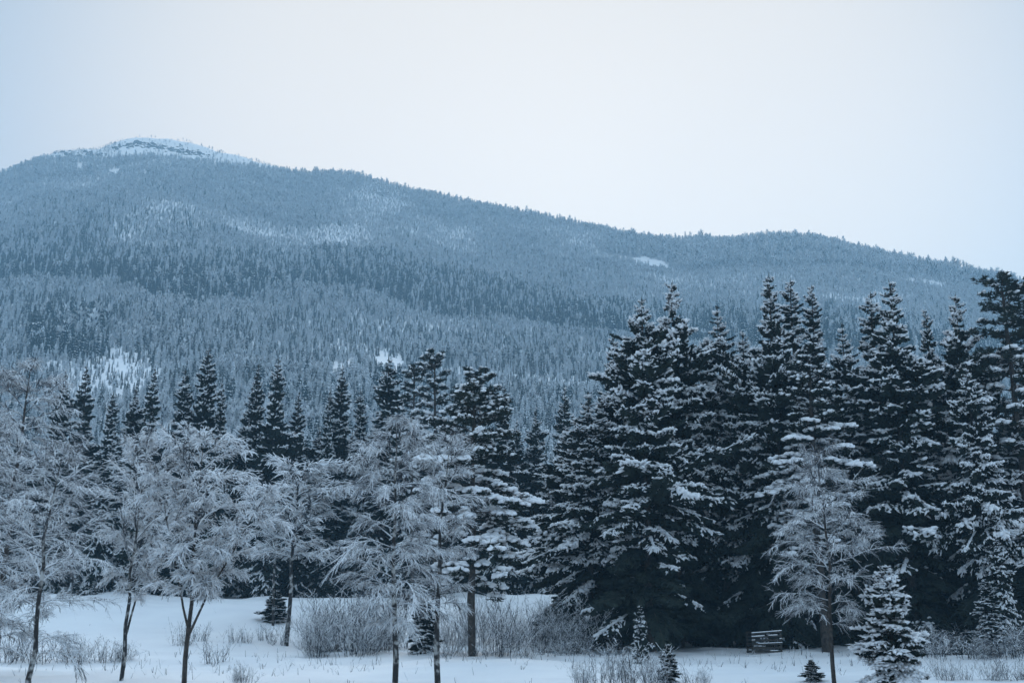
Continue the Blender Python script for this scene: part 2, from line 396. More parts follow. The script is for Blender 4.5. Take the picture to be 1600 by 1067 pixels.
def poly(rng, o, d, L_, n, wig, droop):
    pts = [o]; d = d / np.linalg.norm(d); st = L_ / n
    for i in range(n):
        d = d + rng.randn(3) * wig; d[2] -= droop * (i + 1) / n * 0.5; d /= np.linalg.norm(d)
        pts.append(pts[-1] + d * st)
    return pts
def make_birch(seed, h=10., R=2.4, base=0.2, nl=26, rise=0.7, droop=0.25, nsub=9, ntw=7, tw=0.48, thick=0.024, lean=0.0, fork=0, trunk_r=0.0125, mid=0.35, flat=0.95, bark=None, snowtop=1.15, snowbot=0.45):
    """bare broadleaved tree whose twigs carry snow"""
    rng = np.random.RandomState(seed)
    tr = MB(); br = MB()
    stems = []
    k = 10; zs = np.linspace(0, h * 0.96, k); wx = np.cumsum(rng.randn(k, 2) * 0.026 * h / 3, axis=0); wx -= wx[0]
    main = np.column_stack([wx[:, 0] + lean * zs, wx[:, 1], zs]); main[0, 2] = -0.5
    stems.append((main, np.maximum(trunk_r * h * (1 - zs / h) ** 0.75, 0.012)))
    for q in range(fork):
        zf = h * (0.16 + 0.07 * rng.rand()); az = rng.rand() * 6.28 if q else 0.2
        o = np.array([np.interp(zf, zs, main[:, i]) for i in range(3)])
        p = np.array(poly(rng, o, rot2(az + q * 2.4) * 0.5 + np.array([0, 0, 1.]), h * (0.62 + 0.12 * rng.rand()), 7, 0.08, -0.12))
        stems.append((p, np.maximum(trunk_r * h * 0.5 * (1 - np.linspace(0, 1, 8)) ** 0.7, 0.012)))
    for p, r in stems: tube(tr, p, r, 8, 0, rng)
    P0, P1, W0, W1 = [], [], [], []
    def seg(pts, w0, w1):
        n = len(pts) - 1
        for i in range(n):
            P0.append(pts[i]); P1.append(pts[i + 1]); W0.append(w0 + (w1 - w0) * i / n); W1.append(w0 + (w1 - w0) * (i + 1) / n)
    for si, (sp_, r) in enumerate(stems):
        ncount = nl if si == 0 else int(nl * 0.55)
        zz = sp_[:, 2]
        for i in range(ncount):
            u = (i + rng.rand()) / ncount
            t = base + (0.97 - base) * u if si == 0 else 0.25 + 0.72 * u
            z = zz[0] + 0.5 * (si == 0) + t * (zz[-1] - zz[0])
            o = np.array([np.interp(z, zz, sp_[:, q]) for q in range(3)])
            az = i * 2.399 + rng.randn() * 0.5 + seed
            prof = min(1, 0.62 + u / max(mid, .01) * 0.38) if u < mid else math.sqrt(max(0.02, 1 - ((u - mid) / (1 - mid)) ** 1.6))
            Ln = R * prof * (0.65 + 0.5 * rng.rand()) * (1 if si == 0 else 0.7)
            d = rot2(az) + np.array([0, 0, rise * (0.7 + 0.9 * u) + rng.randn() * 0.18])
            pts = poly(rng, o, d, Ln * 1.15, 6, 0.10, droop)
            seg(pts, max(0.016, thick * 1.5 * Ln / 2), thick * 0.75)
            pa = np.array(pts)
            for j in range(nsub):
                s = 0.15 + 0.85 * (j + rng.rand()) / nsub
                x = s * 6; i0 = min(5, int(x)); o2 = pa[i0] + (pa[i0 + 1] - pa[i0]) * (x - i0)
                tang = pa[i0 + 1] - pa[i0]; tang /= np.linalg.norm(tang)
                sd = rng.choice([-1, 1]) * (0.4 + 0.6 * rng.rand())
                d2 = tang + sd * np.cross(tang, [0, 0, 1]) + np.array([0, 0, (rng.randn() * 0.25 + 0.12) * flat])
                L2 = Ln * 0.42 * (1.15 - 0.6 * s) * (0.6 + 0.6 * rng.rand()) + 0.15
                p2 = np.array(poly(rng, o2, d2, L2, 4, 0.15, droop * 1.1))
                seg(p2, thick * 0.85, thick * 0.62)
                for q in range(ntw):
                    s2 = 0.10 + 0.90 * (q + rng.rand()) / ntw
                    x = s2 * 4; i1 = min(3, int(x)); o3 = p2[i1] + (p2[i1 + 1] - p2[i1]) * (x - i1)
                    tg = p2[i1 + 1] - p2[i1]; tg /= np.linalg.norm(tg)
                    d3 = tg + rng.choice([-1, 1]) * (0.35 + 0.7 * rng.rand()) * np.cross(tg, [0, 0, 1]) + np.array([0, 0, rng.randn() * 0.35 * flat - droop * .4])
                    p3 = poly(rng, o3, d3, tw * (0.35 + 0.9 * rng.rand()), 2 if q % 2 == 0 else 1, 0.22, droop * 1.6)
                    seg(p3, thick * 0.60, thick * 0.34)
    twigs(br, P0, P1, np.array(W0), np.array(W1), top=snowtop, bot=snowbot, steep=0.90)
    return dict(h=h, parts=[("trunk", tr.mesh("trunk", [bark or M_BIRCH])), ("crown", br.mesh("crown", [M_TWIG, M_TSNOW], False))])

def make_shrub(seed, h=2.2, R=1.4, stems=34, tw=7, thick=0.014, snow=0.35, spread=0.5):
    rng = np.random.RandomState(seed); st = MB(); br = MB()
    P0, P1, W0, W1 = [], [], [], []; Q0, Q1, V0, V1 = [], [], [], []
    for i in range(stems):
        a = rng.rand() * 6.283; rr = R * 0.55 * math.sqrt(rng.rand())
        o = np.array([rr * math.cos(a), rr * math.sin(a), -0.25])
        d = np.array([math.cos(a) * spread * rr / R * 1.6 + rng.randn() * .15, math.sin(a) * spread * rr / R * 1.6 + rng.randn() * .15, 1.0])
        Ls = h * (0.55 + 0.55 * rng.rand()) * 1.05
        p = poly(rng, o, d, Ls, 5, 0.16, 0.16 * rng.rand())
        for k in range(5):
            Q0.append(p[k]); Q1.append(p[k + 1]); V0.append(thick * (1.15 - k * .18)); V1.append(thick * (1.0 - k * .18))
        pa = np.array(p)
        for j in range(tw):
            s = 0.2 + 0.8 * (j + rng.rand()) / tw; x = s * 5; k = min(4, int(x)); o2 = pa[k] + (pa[k + 1] - pa[k]) * (x - k)
            az = rng.rand() * 6.283
            p2 = poly(rng, o2, rot2(az) + np.array([0, 0, 0.9 + rng.randn() * .3]), h * 0.2 * (0.5 + rng.rand()), 2, 0.2, 0.1)
            for k in range(2): P0.append(p2[k]); P1.append(p2[k + 1]); W0.append(thick * .75); W1.append(thick * .5)
    twigs(st, Q0, Q1, np.array(V0), np.array(V1), steep=0.9)
    twigs(br, P0, P1, np.array(W0), np.array(W1), top=0.6 + snow, steep=0.78)
    return dict(h=h, parts=[("stems", st.mesh("stems", [M_TWIG, M_TSNOW], False)), ("twigs", br.mesh("twigs", [M_TWIG, M_TSNOW], False))])

# ------------------------------------------------------------------ scene graph helpers
def setp(o, **kw):
    for k, v in kw.items():
        if v: o[k] = v
    return o
def place(proto, name, X, Y, h, label, cat, group=None, wide=1.0, rot=None, sink=0.0):
    root = bpy.data.objects.new(name, None); COL.objects.link(root)
    root.empty_display_size = 0.3
    root.location = (X, Y, H(X, Y) - sink)
    s = h / proto["h"]
    root.scale = (s * wide, s * wide, s)
    root.rotation_euler = (0, 0, random.random() * 6.283 if rot is None else rot)
    setp(root, label=label, category=cat, group=group)
    for nm, me in proto["parts"]:
        c = bpy.data.objects.new(nm, me); COL.objects.link(c); c.parent = root
        if nm != "trunk": c["kind"] = "stuff"
    return root
def put(proto, name, u, vtop, Y, label, cat, group=None, wide=1.0, rot=None, ub=None, sink=0.0):
    """a tree at distance Y whose tip stands at photograph pixel (u, vtop); ub: where its foot stands instead"""
    x, y, z = ray(u, vtop)
    X = x / y * Y; top = CAM_H + z / y * Y
    if ub is not None:
        x2, y2, _ = ray(ub, 1020); X = x2 / y2 * Y
    h = top - H(X, Y)
    return place(proto, name, X, Y, h, label, cat, group, wide, rot, sink)

random.seed(3)
def ground_hit(u, v, lo=5., hi=2200.):
    x, y, z = ray(u, v); n = math.hypot(x, y)
    rs = np.concatenate([np.arange(lo, 200, 0.5), np.arange(200, hi, 4.)])
    X = x / n * rs; Y = y / n * rs; Z = CAM_H + z / n * rs
    i = np.argmax(height(X, Y) >= Z)
    return float(X[i]), float(Y[i])

# ------------------------------------------------------------------ ground and mountain
def polar_sheet(name, radii, m, kind="structure"):
    az = np.concatenate([np.arange(-180, -40, 4.0), np.arange(-40, 40, 0.25), np.arange(40, 180, 4.0)]) * math.pi / 180
    A, Rr = np.meshgrid(az, radii)
    X = np.sin(A) * Rr; Y = np.cos(A) * Rr
    Z = height(X, Y)
    V = np.stack([X, Y, Z], -1).reshape(-1, 3)
    n = len(az); k = len(radii)
    i, j = np.meshgrid(np.arange(k - 1), np.arange(n), indexing="ij")
    a = (i * n + j).ravel(); b = (i * n + (j + 1) % n).ravel(); c = a + n; d = b + n
    Fc = np.vstack([np.column_stack([a, b, d]), np.column_stack([a, d, c])])
    Fc = Fc[:, ::-1]
    mb = MB(); mb.add(V, Fc)
    if radii[0] < 3:
        cen = np.array([[0, 0, H(0, 0.1)]]); mb.add(cen, np.zeros((0, 3)))
        mb.V.append(cen.astype(np.float32))
        mb.Fc.append(np.array([(mb.n, j, (j + 1) % n) for j in range(n)])); mb.M.append(np.zeros(n, np.int32)); mb.n += 1
    o = bpy.data.objects.new(name, mb.mesh(name, [m])); COL.objects.link(o); o["kind"] = kind
    return o
RN = np.concatenate([np.arange(2, 20, 1.5), np.arange(20, 92, 0.45), np.arange(92, 151, 2.0)])
polar_sheet("snow_field", RN, M_GROUND)
polar_sheet("mountain", np.concatenate([[RN[-1]], np.arange(158, 1860, 11.0), np.arange(1900, 2500, 100)]), M_GROUND)

# ------------------------------------------------------------------ far forest
def far_conifer(seed, frost, lay=8, k=7, R=0.15, slim=1.0):
    rng = np.random.RandomState(seed); mb = MB()
    V, Fc, M = [], [], []
    def tri(a, b, c, m):
        i = len(V); V.extend([a, b, c]); Fc.append((i, i + 1, i + 2)); M.append(m)
    # dark core
    cc = []
    for j in range(5): cc.append((R * .35 * slim * math.cos(j * 1.2566), R * .35 * slim * math.sin(j * 1.2566), 0.06))
    for j in range(5): tri(cc[j], cc[(j + 1) % 5], (0, 0, 0.95), 0)
    for l in range(lay):
        t = 0.08 + 0.86 * (l + 0.3 * rng.rand()) / lay
        r = R * slim * (1 - t) ** 0.8 + 0.02
        for j in range(k):
            a = (j + rng.rand() * .7) * 6.283 / k + l; w = 0.55
            rr = r * (0.7 + 0.6 * rng.rand()); zt = t - rr * (0.35 + 0.5 * rng.rand())
            tip = (rr * math.cos(a), rr * math.sin(a), zt)
            b = (rr * .45 * math.cos(a - w), rr * .45 * math.sin(a - w), t + .0); c = (rr * .45 * math.cos(a + w), rr * .45 * math.sin(a + w), t + .0)
            tri((0, 0, t + .06), b, tip, 0); tri((0, 0, t + .06), tip, c, 0)
            tri(b, (tip[0] * .6, tip[1] * .6, zt - .05), tip, 0)
            if rng.rand() < frost:
                s = 1.1; up = 0.016
                tri((tip[0] * .25, tip[1] * .25, t + up), (b[0] * s + tip[0] * .2, b[1] * s + tip[1] * .2, (t + zt) / 2 + up), (tip[0] * 1.05, tip[1] * 1.05, zt + up), 1)
                tri((tip[0] * .25, tip[1] * .25, t + up), (tip[0] * 1.05, tip[1] * 1.05, zt + up), (c[0] * s + tip[0] * .2, c[1] * s + tip[1] * .2, (t + zt) / 2 + up), 1)
    mb.add(V, Fc, np.array(M))
    return mb
def far_birch(seed, n=110):
    rng = np.random.RandomState(seed); mb = MB(); V, Fc, M = [], [], []
    def tri(a, b, c, m):
        i = len(V); V.extend([a, b, c]); Fc.append((i, i + 1, i + 2)); M.append(m)
    for j in range(3):
        a = j * 2.1; tri((.012 * math.cos(a), .012 * math.sin(a), -.02), (.012 * math.cos(a + 2.1), .012 * math.sin(a + 2.1), -.02), (0, 0, .8), 0)
    for i in range(n):
        z = 0.22 + 0.66 * rng.rand(); u = (z - .22) / .66
        R = 0.26 * math.sqrt(max(.03, 1 - (2 * u - .85) ** 2 * .8)); a = rng.rand() * 6.283
        r0 = R * rng.rand() * .5; r1 = R * (.7 + .4 * rng.rand()); z1 = z + .10 * rng.rand() + .02
        w = 0.022 + .02 * rng.rand(); s = (-math.sin(a) * w, math.cos(a) * w)
        p = (r0 * math.cos(a), r0 * math.sin(a), z - .04)
        tri((p[0] + s[0], p[1] + s[1], p[2]), (p[0] - s[0], p[1] - s[1], p[2] + .02), (r1 * math.cos(a + .3 * rng.randn()), r1 * math.sin(a), z1), 1 if rng.rand() < .8 else 0)
    mb.add(V, Fc, np.array(M)); return mb
lib = bpy.data.collections.new("far_tree_kinds")
far = []
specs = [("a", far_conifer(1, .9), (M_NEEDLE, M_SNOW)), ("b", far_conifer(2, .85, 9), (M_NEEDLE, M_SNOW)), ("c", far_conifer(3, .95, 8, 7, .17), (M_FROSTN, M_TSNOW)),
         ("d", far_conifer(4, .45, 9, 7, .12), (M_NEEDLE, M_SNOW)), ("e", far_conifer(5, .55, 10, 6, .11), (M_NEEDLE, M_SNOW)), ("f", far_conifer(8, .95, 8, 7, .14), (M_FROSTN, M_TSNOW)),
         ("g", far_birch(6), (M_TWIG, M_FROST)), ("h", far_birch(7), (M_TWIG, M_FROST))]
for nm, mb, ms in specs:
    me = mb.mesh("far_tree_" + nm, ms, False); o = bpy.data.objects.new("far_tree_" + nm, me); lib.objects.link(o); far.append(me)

rng = np.random.RandomState(21)
SP_ = 3.3
gx, gy = np.meshgrid(np.arange(-960, 960, SP_), np.arange(140, 1800, SP_))
PX = (gx + rng.rand(*gx.shape) * SP_ * 1.1).ravel(); PY = (gy + rng.rand(*gy.shape) * SP_ * 1.1).ravel()
r = np.hypot(PX, PY); az = np.arctan2(PX, PY)
keep = (np.abs(az) < 0.53) & (r > 172) & (r < ridge_dist(az) + 25)
PX, PY, r, az = PX[keep], PY[keep], r[keep], az[keep]
PZ = height(PX, PY)
PU, PV = project(PX, PY, PZ)
ju = fbm(PX / 60., PY / 60., 3) * 60; jv = fbm(PX / 45. + 7, PY / 45. + 3, 3) * 26
U_, V_ = PU + ju, PV + jv
# lower edge of the tall old stand, and the upper edge where it begins
low = np.interp(U_, [-100, 0, 110, 160, 240, 300, 380, 450, 560, 650, 720, 790, 870, 950, 1100, 1300, 1700], [452, 450, 440, 440, 460, 475, 468, 456, 458, 480, 500, 500, 512, 520, 545, 560, 580])
upp = np.interp(U_, [-100, 0, 150, 250, 400, 560, 700, 900, 1000, 1200, 1700], [350, 350, 365, 392, 398, 396, 400, 425, 432, 470, 520])
old = (V_ < low) & (V_ > upp)
spur = (PU > 940) & (V_ < np.interp(U_, [940, 1000, 1060, 1200, 1350, 1450, 1600, 1700], [398, 408, 418, 412, 420, 436, 460, 480])) & (V_ > np.interp(PU, [940, 1100, 1240, 1600], [370, 385, 390, 440]))
dark_low = (V_ > 510) & (V_ < 560) & (U_ > 40) & (U_ < 170)
patch = fbm(PX / 95. + 31, PY / 95. + 11, 3)
hgt = np.where(old, 8.0 + 3.2 * np.clip((V_ - upp) / np.maximum(low - upp, 10), 0, 1), 6.6) + np.where(spur, 5.5, 0) + np.where(dark_low, 6, 0) + patch * 8
hgt = hgt * (0.6 + 0.68 * rng.rand(len(PX)))
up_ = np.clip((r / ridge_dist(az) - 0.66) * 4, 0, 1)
hgt *= np.where(rng.rand(len(PX)) < .12, 1.45, 1.0)
grad_ = np.clip((V_ - upp) / np.maximum(low - upp, 10), 0, 1) ** 1.4 * 1.25
deep = np.clip(old * grad_ + dark_low * 1.2 + spur * 0.3 - patch * 0.4 - up_ * .9, 0, 1)
q = rng.rand(len(PX))
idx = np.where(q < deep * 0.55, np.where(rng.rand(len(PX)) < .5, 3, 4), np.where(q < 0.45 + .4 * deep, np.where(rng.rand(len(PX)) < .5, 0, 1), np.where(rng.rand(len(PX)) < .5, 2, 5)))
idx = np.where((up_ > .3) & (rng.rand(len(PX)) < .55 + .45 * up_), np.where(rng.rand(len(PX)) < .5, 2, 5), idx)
# bands of frosted broadleaved trees
bn = fbm(PX / 120. + 3, PY / 50. + 41, 3)
band = ((np.abs(V_ - np.interp(U_, [150, 300, 500, 620], [382, 372, 388, 392])) < 9) & (U_ > 180) & (U_ < 600))
band2 = (np.abs(V_ - low - 14) < 13)
fr = (rng.rand(len(PX)) < (0.05 + up_ * .35 + band * .6 + band2 * .4 + np.clip(bn - .13, 0, 1) * 4 * (~old)))
idx = np.where(fr, np.where(rng.rand(len(PX)) < .5, 6, 7), idx)
hgt = np.where(fr, hgt * 0.95 + 1.0, hgt)
# open snow and thin ground
def ell(u, v, a, b, rot=0.0):
    du, dv = PU - u, PV - v; c, s = math.cos(rot), math.sin(rot)
    x = du * c + dv * s; y = -du * s + dv * c
    return (x / a) ** 2 + (y / b) ** 2 + fbm(PX / 9., PY / 9., 2) * 2.4 < 1
gone = np.zeros(len(PX), bool)
for args in [(1022, 413, 30, 7, .22), (1452, 443, 30, 5, .15), (1390, 432, 16, 3, .15), (598, 566, 13, 14), (527, 584, 13, 18), (548, 574, 6, 14), (578, 596, 16, 12), (619, 568, 14, 10),
             (550, 462, 12, 5), (175, 551, 18, 5), (188, 574, 8, 14), (205, 606, 17, 5), (124, 262, 4, 9), (178, 270, 9, 5), (222, 272, 7, 4), (290, 502, 8, 3)]:
    gone |= ell(*args)
thin = ell(160, 585, 85, 46)
gone |= thin & (rng.rand(len(PX)) < .2)
hgt = np.where(thin, hgt * .62, hgt)
bald = (PU > 70) & (PU < 480) & (PV < np.interp(PU, [70, 100, 170, 240, 330, 420, 480], [248, 249, 248, 243, 254, 264, 270]))
ridge_l = (PU < 175) & (PV < 240)
gone |= bald & (rng.rand(len(PX)) < np.interp(PU, [70, 100, 175, 185, 350, 480], [.2, .4, .4, .95, .85, .3])) & ~(ridge_l & (rng.rand(len(PX)) < .7))
hgt = np.where(bald, hgt * .6, hgt); idx = np.where(bald & (idx < 5), 5, idx)
bald2 = ell(610, 315, 70, 14, .3)
hgt = np.where(bald2, hgt * .8, hgt); idx = np.where(bald2 & (rng.rand(len(PX)) < .7), 7, idx)
ok = ~gone
PX, PY, PZ, r, idx, hgt, PU, PV = [a[ok] for a in (PX, PY, PZ, r, idx, hgt, PU, PV)]
TU, TV = project(PX, PY, PZ + hgt)
# the spruces of the slope that show largest stand as trees of their own
size = (PV - TV)
cand = np.where((idx < 6) & (TU > 20) & (TU < 925) & (TV > 545) & (TV < 655) & (r > 230))[0]
cand = cand[np.argsort(-size[cand])]
pick = []
occ = set()
for c in cand:
    key = (int(TU[c] / 9), int(TV[c] / 9))
    if key in occ: continue
    occ.add(key); pick.append(c)
    if len(pick) >= 200: break
mask = np.ones(len(PX), bool); mask[pick] = False
def gn_scatter(name, label, cat, m):
    P = np.column_stack([PX, PY, PZ - 0.15])[m]
    me = bpy.data.meshes.new(name); me.vertices.add(len(P)); me.vertices.foreach_set("co", P.astype(np.float32).ravel())
    a = me.attributes.new("kind_index", "INT", "POINT"); a.data.foreach_set("value", idx[m].astype(np.int32))
    a = me.attributes.new("tree_scale", "FLOAT_VECTOR", "POINT")
    hh = hgt[m]; w = hh * (0.78 + .32 * np.random.RandomState(4).rand(len(hh)))
    a.data.foreach_set("vector", np.column_stack([w, w, hh]).astype(np.float32).ravel())
    a = me.attributes.new("turn", "FLOAT_VECTOR", "POINT")
    rr = np.random.RandomState(5).rand(len(hh), 3) * np.array([0.06, 0.06, 6.283])
    a.data.foreach_set("vector", rr.astype(np.float32).ravel())
    o = bpy.data.objects.new(name, me); COL.objects.link(o)
    gt = bpy.data.node_groups.new(name, "GeometryNodeTree")
    gt.interface.new_socket("Geometry", in_out="INPUT", socket_type="NodeSocketGeometry")
    gt.interface.new_socket("Geometry", in_out="OUTPUT", socket_type="NodeSocketGeometry")
    gi = N(gt, "NodeGroupInput"); go = N(gt, "NodeGroupOutput")
    ci = N(gt, "GeometryNodeCollectionInfo"); ci.inputs["Collection"].default_value = lib
    ci.inputs["Separate Children"].default_value = True; ci.inputs["Reset Children"].default_value = True
    ip = N(gt, "GeometryNodeInstanceOnPoints")
    def att(nm, dt):
        n = N(gt, "GeometryNodeInputNamedAttribute", data_type=dt); n.inputs["Name"].default_value = nm; return n.outputs["Attribute"]
    k = gt.links.new
    k(gi.outputs[0], ip.inputs["Points"]); k(ci.outputs[0], ip.inputs["Instance"]); ip.inputs["Pick Instance"].default_value = True
    k(att("kind_index", "INT"), ip.inputs["Instance Index"]); k(att("turn", "FLOAT_VECTOR"), ip.inputs["Rotation"]); k(att("tree_scale", "FLOAT_VECTOR"), ip.inputs["Scale"])
    k(ip.outputs[0], go.inputs[0])
    md = o.modifiers.new("scatter", "NODES"); md.node_group = gt
    setp(o, kind="stuff", label=label, category=cat)
gn_scatter("mountain_forest", "dense hazy blue forest of snow-dusted conifers and frosted birches covering the mountainside", "forest", mask)

ANCH = [(60, "the snowy crown at the left edge"), (141, "the narrow dark tip left of the clearing"), (237, "the slim tip below the clearing"), (328, "the tallest back-row spruce"),
        (415, "the twin dark tips"), (475, "the gap after the twin tips"), (535, "the straight dark mid-row spruce"), (604, "the pointed spruce behind the arching birch"), (685, "the see-through pale pine"),
        (740, "the round-topped middle pine"), (820, "the low tips right of the middle pine"), (873, "the lone spruce beside the tall stand")]
def near(u): return min(ANCH, key=lambda a: abs(a[0] - u))
print("forest", mask.sum(), "individual", len(pick))
for c in pick:
    u = TU[c]
    a_ = near(u); side = ("left of " if u < a_[0] - 9 else "right of " if u > a_[0] + 9 else "above ") + a_[1]
    ds = "darker" if idx[c] in (3, 4) else "frosted" if idx[c] in (2, 5) else "snow-flecked"
    o = bpy.data.objects.new("slope_spruce", far[int(idx[c])]); COL.objects.link(o)
    w = hgt[c] * random.uniform(.9, 1.2)
    o.location = (PX[c], PY[c], PZ[c] - 0.15); o.scale = (w, w, hgt[c]); o.rotation_euler = (0, 0, random.random() * 6.28)
    setp(o, label="small %s slope spruce, %s" % (ds, side), category="spruce", group="%s slope spruces %s" % (ds, side))

# summit rocks
rk = MB(); rr = np.random.RandomState(8); Pk = []
for i in range(230):
    q = rr.rand()
    if q < .62: u = 178 + 150 * rr.rand(); v = np.interp(u, [180, 215, 260, 330], [228, 224, 231, 244]) + rr.randn() * 2.0 + 2
    elif q < .85: u = 80 + 90 * rr.rand(); v = 242 + rr.randn() * 2.5
    else: u = 575 + 70 * rr.rand(); v = 300 + (u - 575) * .2 + rr.randn() * 2
    x, y = ground_hit(u, v, 900)
    Pk.append((x, y, H(x, y)))
Pk = np.array(Pk); nk = len(Pk)
sz = 0.9 + 1.6 * rr.rand(nk) ** 2
stamp(rk, ICO, ICO_F, Pk + np.array([0, 0, .2]), rr.randn(nk, 3) * np.array([1, .3, .05]), sz * 1.9, sz * 1.2, sz * .9, 0, .7, rr)
o = bpy.data.objects.new("summit_rocks", rk.mesh("summit_rocks", [M_ROCK], False)); COL.objects.link(o)
setp(o, kind="stuff", label="dark rocks poking through the snow along the summit ledge", category="rocks")

# ------------------------------------------------------------------ tree kinds of the foreground
wideA = make_spruce(31, 24, 5.3, .50, .55, .95, .10, .75, .17, True, 1.1, .12, .20, shade=0.28, wid=.5)
wideB = make_spruce(32, 24, 4.9, .52, .75, .95, .06, .78, .17, True, 1.1, .15, .24, shade=0.42, wid=.5)
wideC = make_spruce(37, 24, 4.7, .54, .95, .95, .05, .75, .18, True, 1.0, .2, .30, shade=0.3, wid=.6)
narA = make_spruce(33, 24, 4.2, .44, .7, .62, .04, .85, .17, True, 1.1, .12, .08, shade=0.36, wid=0.56)
narB = make_spruce(34, 24, 3.9, .46, .8, .7, .04, .85, .17, True, 1.1, .15, .10, shade=0.34, wid=0.58)
loA = make_spruce(41, 22, 3.3, .42, .6, .5, .02, .95, .22, False, 1.0, .1, wid=0.5)
loB = make_spruce(42, 22, 2.9, .45, .75, .45, .02, .95, .22, False, 1.0, .18, wid=0.5)
loC = make_spruce(43, 22, 3.8, .45, .5, .7, .02, .95, .22, False, 1.0, .15, wid=0.62)
loD = make_spruce(47, 22, 2.5, .40, 1.0, .6, .02, .8, .20, False, 1.0, .3, wid=0.48)
loE = make_spruce(48, 22, 3.3, .50, .4, .35, .02, 1.1, .20, False, 1.0, .35, wid=0.56)
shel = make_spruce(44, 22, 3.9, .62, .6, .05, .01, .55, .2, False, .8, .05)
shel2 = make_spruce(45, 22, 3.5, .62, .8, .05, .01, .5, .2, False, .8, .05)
fill = make_spruce(46, 20, 3.4, .62, .6, .18, .01, .65, .2, False, .8, .1)
smallA = make_spruce(51, 7.5, 2.2, .22, .55, .95, .03, .85, .15, True, 1.5, .1, .35, wid=.9)
smallB = make_spruce(52, 5, 1.5, .2, .5, .7, .03, .9, .11, False, 1.6, .15, wid=.95)
slim = make_spruce(53, 10, 1.1, .26, .9, .85, .02, .7, .13, False, 1.3, .12)
pineP = make_pine(61, 17.5, 5.2, .28, 56, snow=1.0, pads=2.2, puff=.80, droop=.4, rtop=.5)
pineF = make_pine(62, 21, 4.0, .30, 66, snow=.95, pads=2.4, puff=.62, droop=.35, rtop=.35)
pineT = make_pine(63, 24, 3.4, .45, 58, snow=.30, pads=2.5, puff=.62, droop=.2, rtop=.7)
pineB = make_pine(64, 17, 2.6, .40, 46, snow=.75, pads=1.9, puff=.46, droop=.2, rtop=.75)
brL = make_birch(71, 17, 3.9, .10, 68, .45, .34, 11, 13, .55, 0.026, trunk_r=.011, bark=M_BARK, snowtop=.9, snowbot=.55)
brA = make_birch(72, 10, 2.6, .16, 34, .45, .28, 12, 12, .45, 0.019, lean=0.01, snowtop=.9, snowbot=.55)
brB = make_birch(73, 10, 2.4, .32, 32, .65, .26, 13, 14, .40, 0.026, fork=1, mid=.5, snowtop=1.5, snowbot=.2)
brC = make_birch(74, 9.5, 2.5, .30, 32, .6, .28, 13, 14, .38, 0.027, fork=2, mid=.55, bark=M_BARK, snowtop=1.5, snowbot=.2)
brD = make_birch(75, 11, 2.7, .22, 46, .30, .34, 13, 14, .45, 0.022, mid=.25, lean=-0.005, snowtop=.9, snowbot=.55)
brE = make_birch(76, 11, 1.6, .30, 36, .5, .28, 11, 12, .40, 0.021, mid=.4, snowtop=.9, snowbot=.55)
brF = make_birch(77, 10, 2.8, .25, 44, .45, .26, 13, 14, .42, 0.021, mid=.35, bark=M_BARK, snowtop=.65, snowbot=.7)
brG = make_birch(78, 9, 2.4, .45, 30, .7, .3, 11, 12, .42, 0.038, mid=.5, snowtop=1.5, snowbot=.2)
brT = make_birch(79, 14, 1.3, .12, 26, .3, .3, 5, 4, .35, .018, bark=M_TWIG)
shA = make_shrub(81, 2.2, 1.4, 44, 13, .012); shB = make_shrub(82, 2.6, 1.5, 46, 14, .012); shC = make_shrub(83, 1.3, 1.0, 26, 8, .011); shD = make_shrub(84, 3.2, 1.2, 30, 16, .013)

# ------------------------------------------------------------------ right-hand stand
G1 = None
P = put
P(wideA, "spruce_tree", 1002, 466, 74, "broad snow-laden conifer filling the left end of the tall stand, long flat layered branches", "spruce", wide=1.0)
P(wideB, "spruce_tree", 1045, 441, 80, "tall pointed conifer just behind and right of the stand's leftmost broad conifer", "spruce", wide=.9)
P(wideC, "spruce_tree", 1117, 480, 83, "bushy snow-clumped conifer between the broad left trees and the dark pointed spruce", "spruce", wide=.9)
P(narA, "spruce_tree", 958, 528, 82, "thinner spruce peeking out at the upper left shoulder of the stand", "spruce", wide=1.0)
P(wideC, "spruce_tree", 918, 612, 79, "lower bushy spruce sloping down at the far left edge of the tall stand", "spruce", wide=1.15)
P(wideB, "spruce_tree", 888, 668, 86, "short spruce behind the left foot of the tall stand, right of the bare-trunked pine", "spruce", wide=1.2)
P(wideA, "spruce_tree", 1160, 520, 80, "mid-height snow-laden spruce tucked against the left side of the dark pointed spruce", "spruce", wide=.8)
P(narA, "spruce_tree", 1200, 428, 78, "tallest dark pointed spruce in the middle of the stand, nearly free of snow inside", "spruce", wide=.9)
P(narB, "spruce_tree", 1237, 438, 83, "slender spruce whose tip stands immediately right of the dark pointed spruce", "spruce", wide=1.0)
P(narB, "spruce_tree", 1270, 446, 87, "thin-topped spruce rising behind the snow-clumped pine in the middle of the stand", "spruce", wide=.8)
P(pineF, "pine_tree", 1262, 540, 74, "bushy pine covered in snow clumps in front of the middle of the stand", "pine", wide=1.05)
P(wideC, "spruce_tree", 1312, 508, 80, "drooping snow-clumped spruce right of the middle pine", "spruce", wide=.85)
P(wideB, "spruce_tree", 1180, 610, 80, "lower spruce with heavy white pads overhanging the dark hollow of the stand", "spruce", wide=.85)
P(narA, "spruce_tree", 1386, 441, 77, "tall pointed spruce with hanging snow sleeves, right of centre in the stand", "spruce", wide=1.05)
P(narB, "spruce_tree", 1360, 457, 83, "spruce top close behind and left of the one with hanging snow sleeves", "spruce", wide=1.0)
P(wideC, "spruce_tree", 1424, 600, 80, "lower spruce filling the gap right of the one with hanging snow sleeves", "spruce", wide=.8)
P(narB, "spruce_tree", 1447, 484, 86, "slim distant spruce tip seen in the gap before the right-hand group", "spruce", wide=.7)
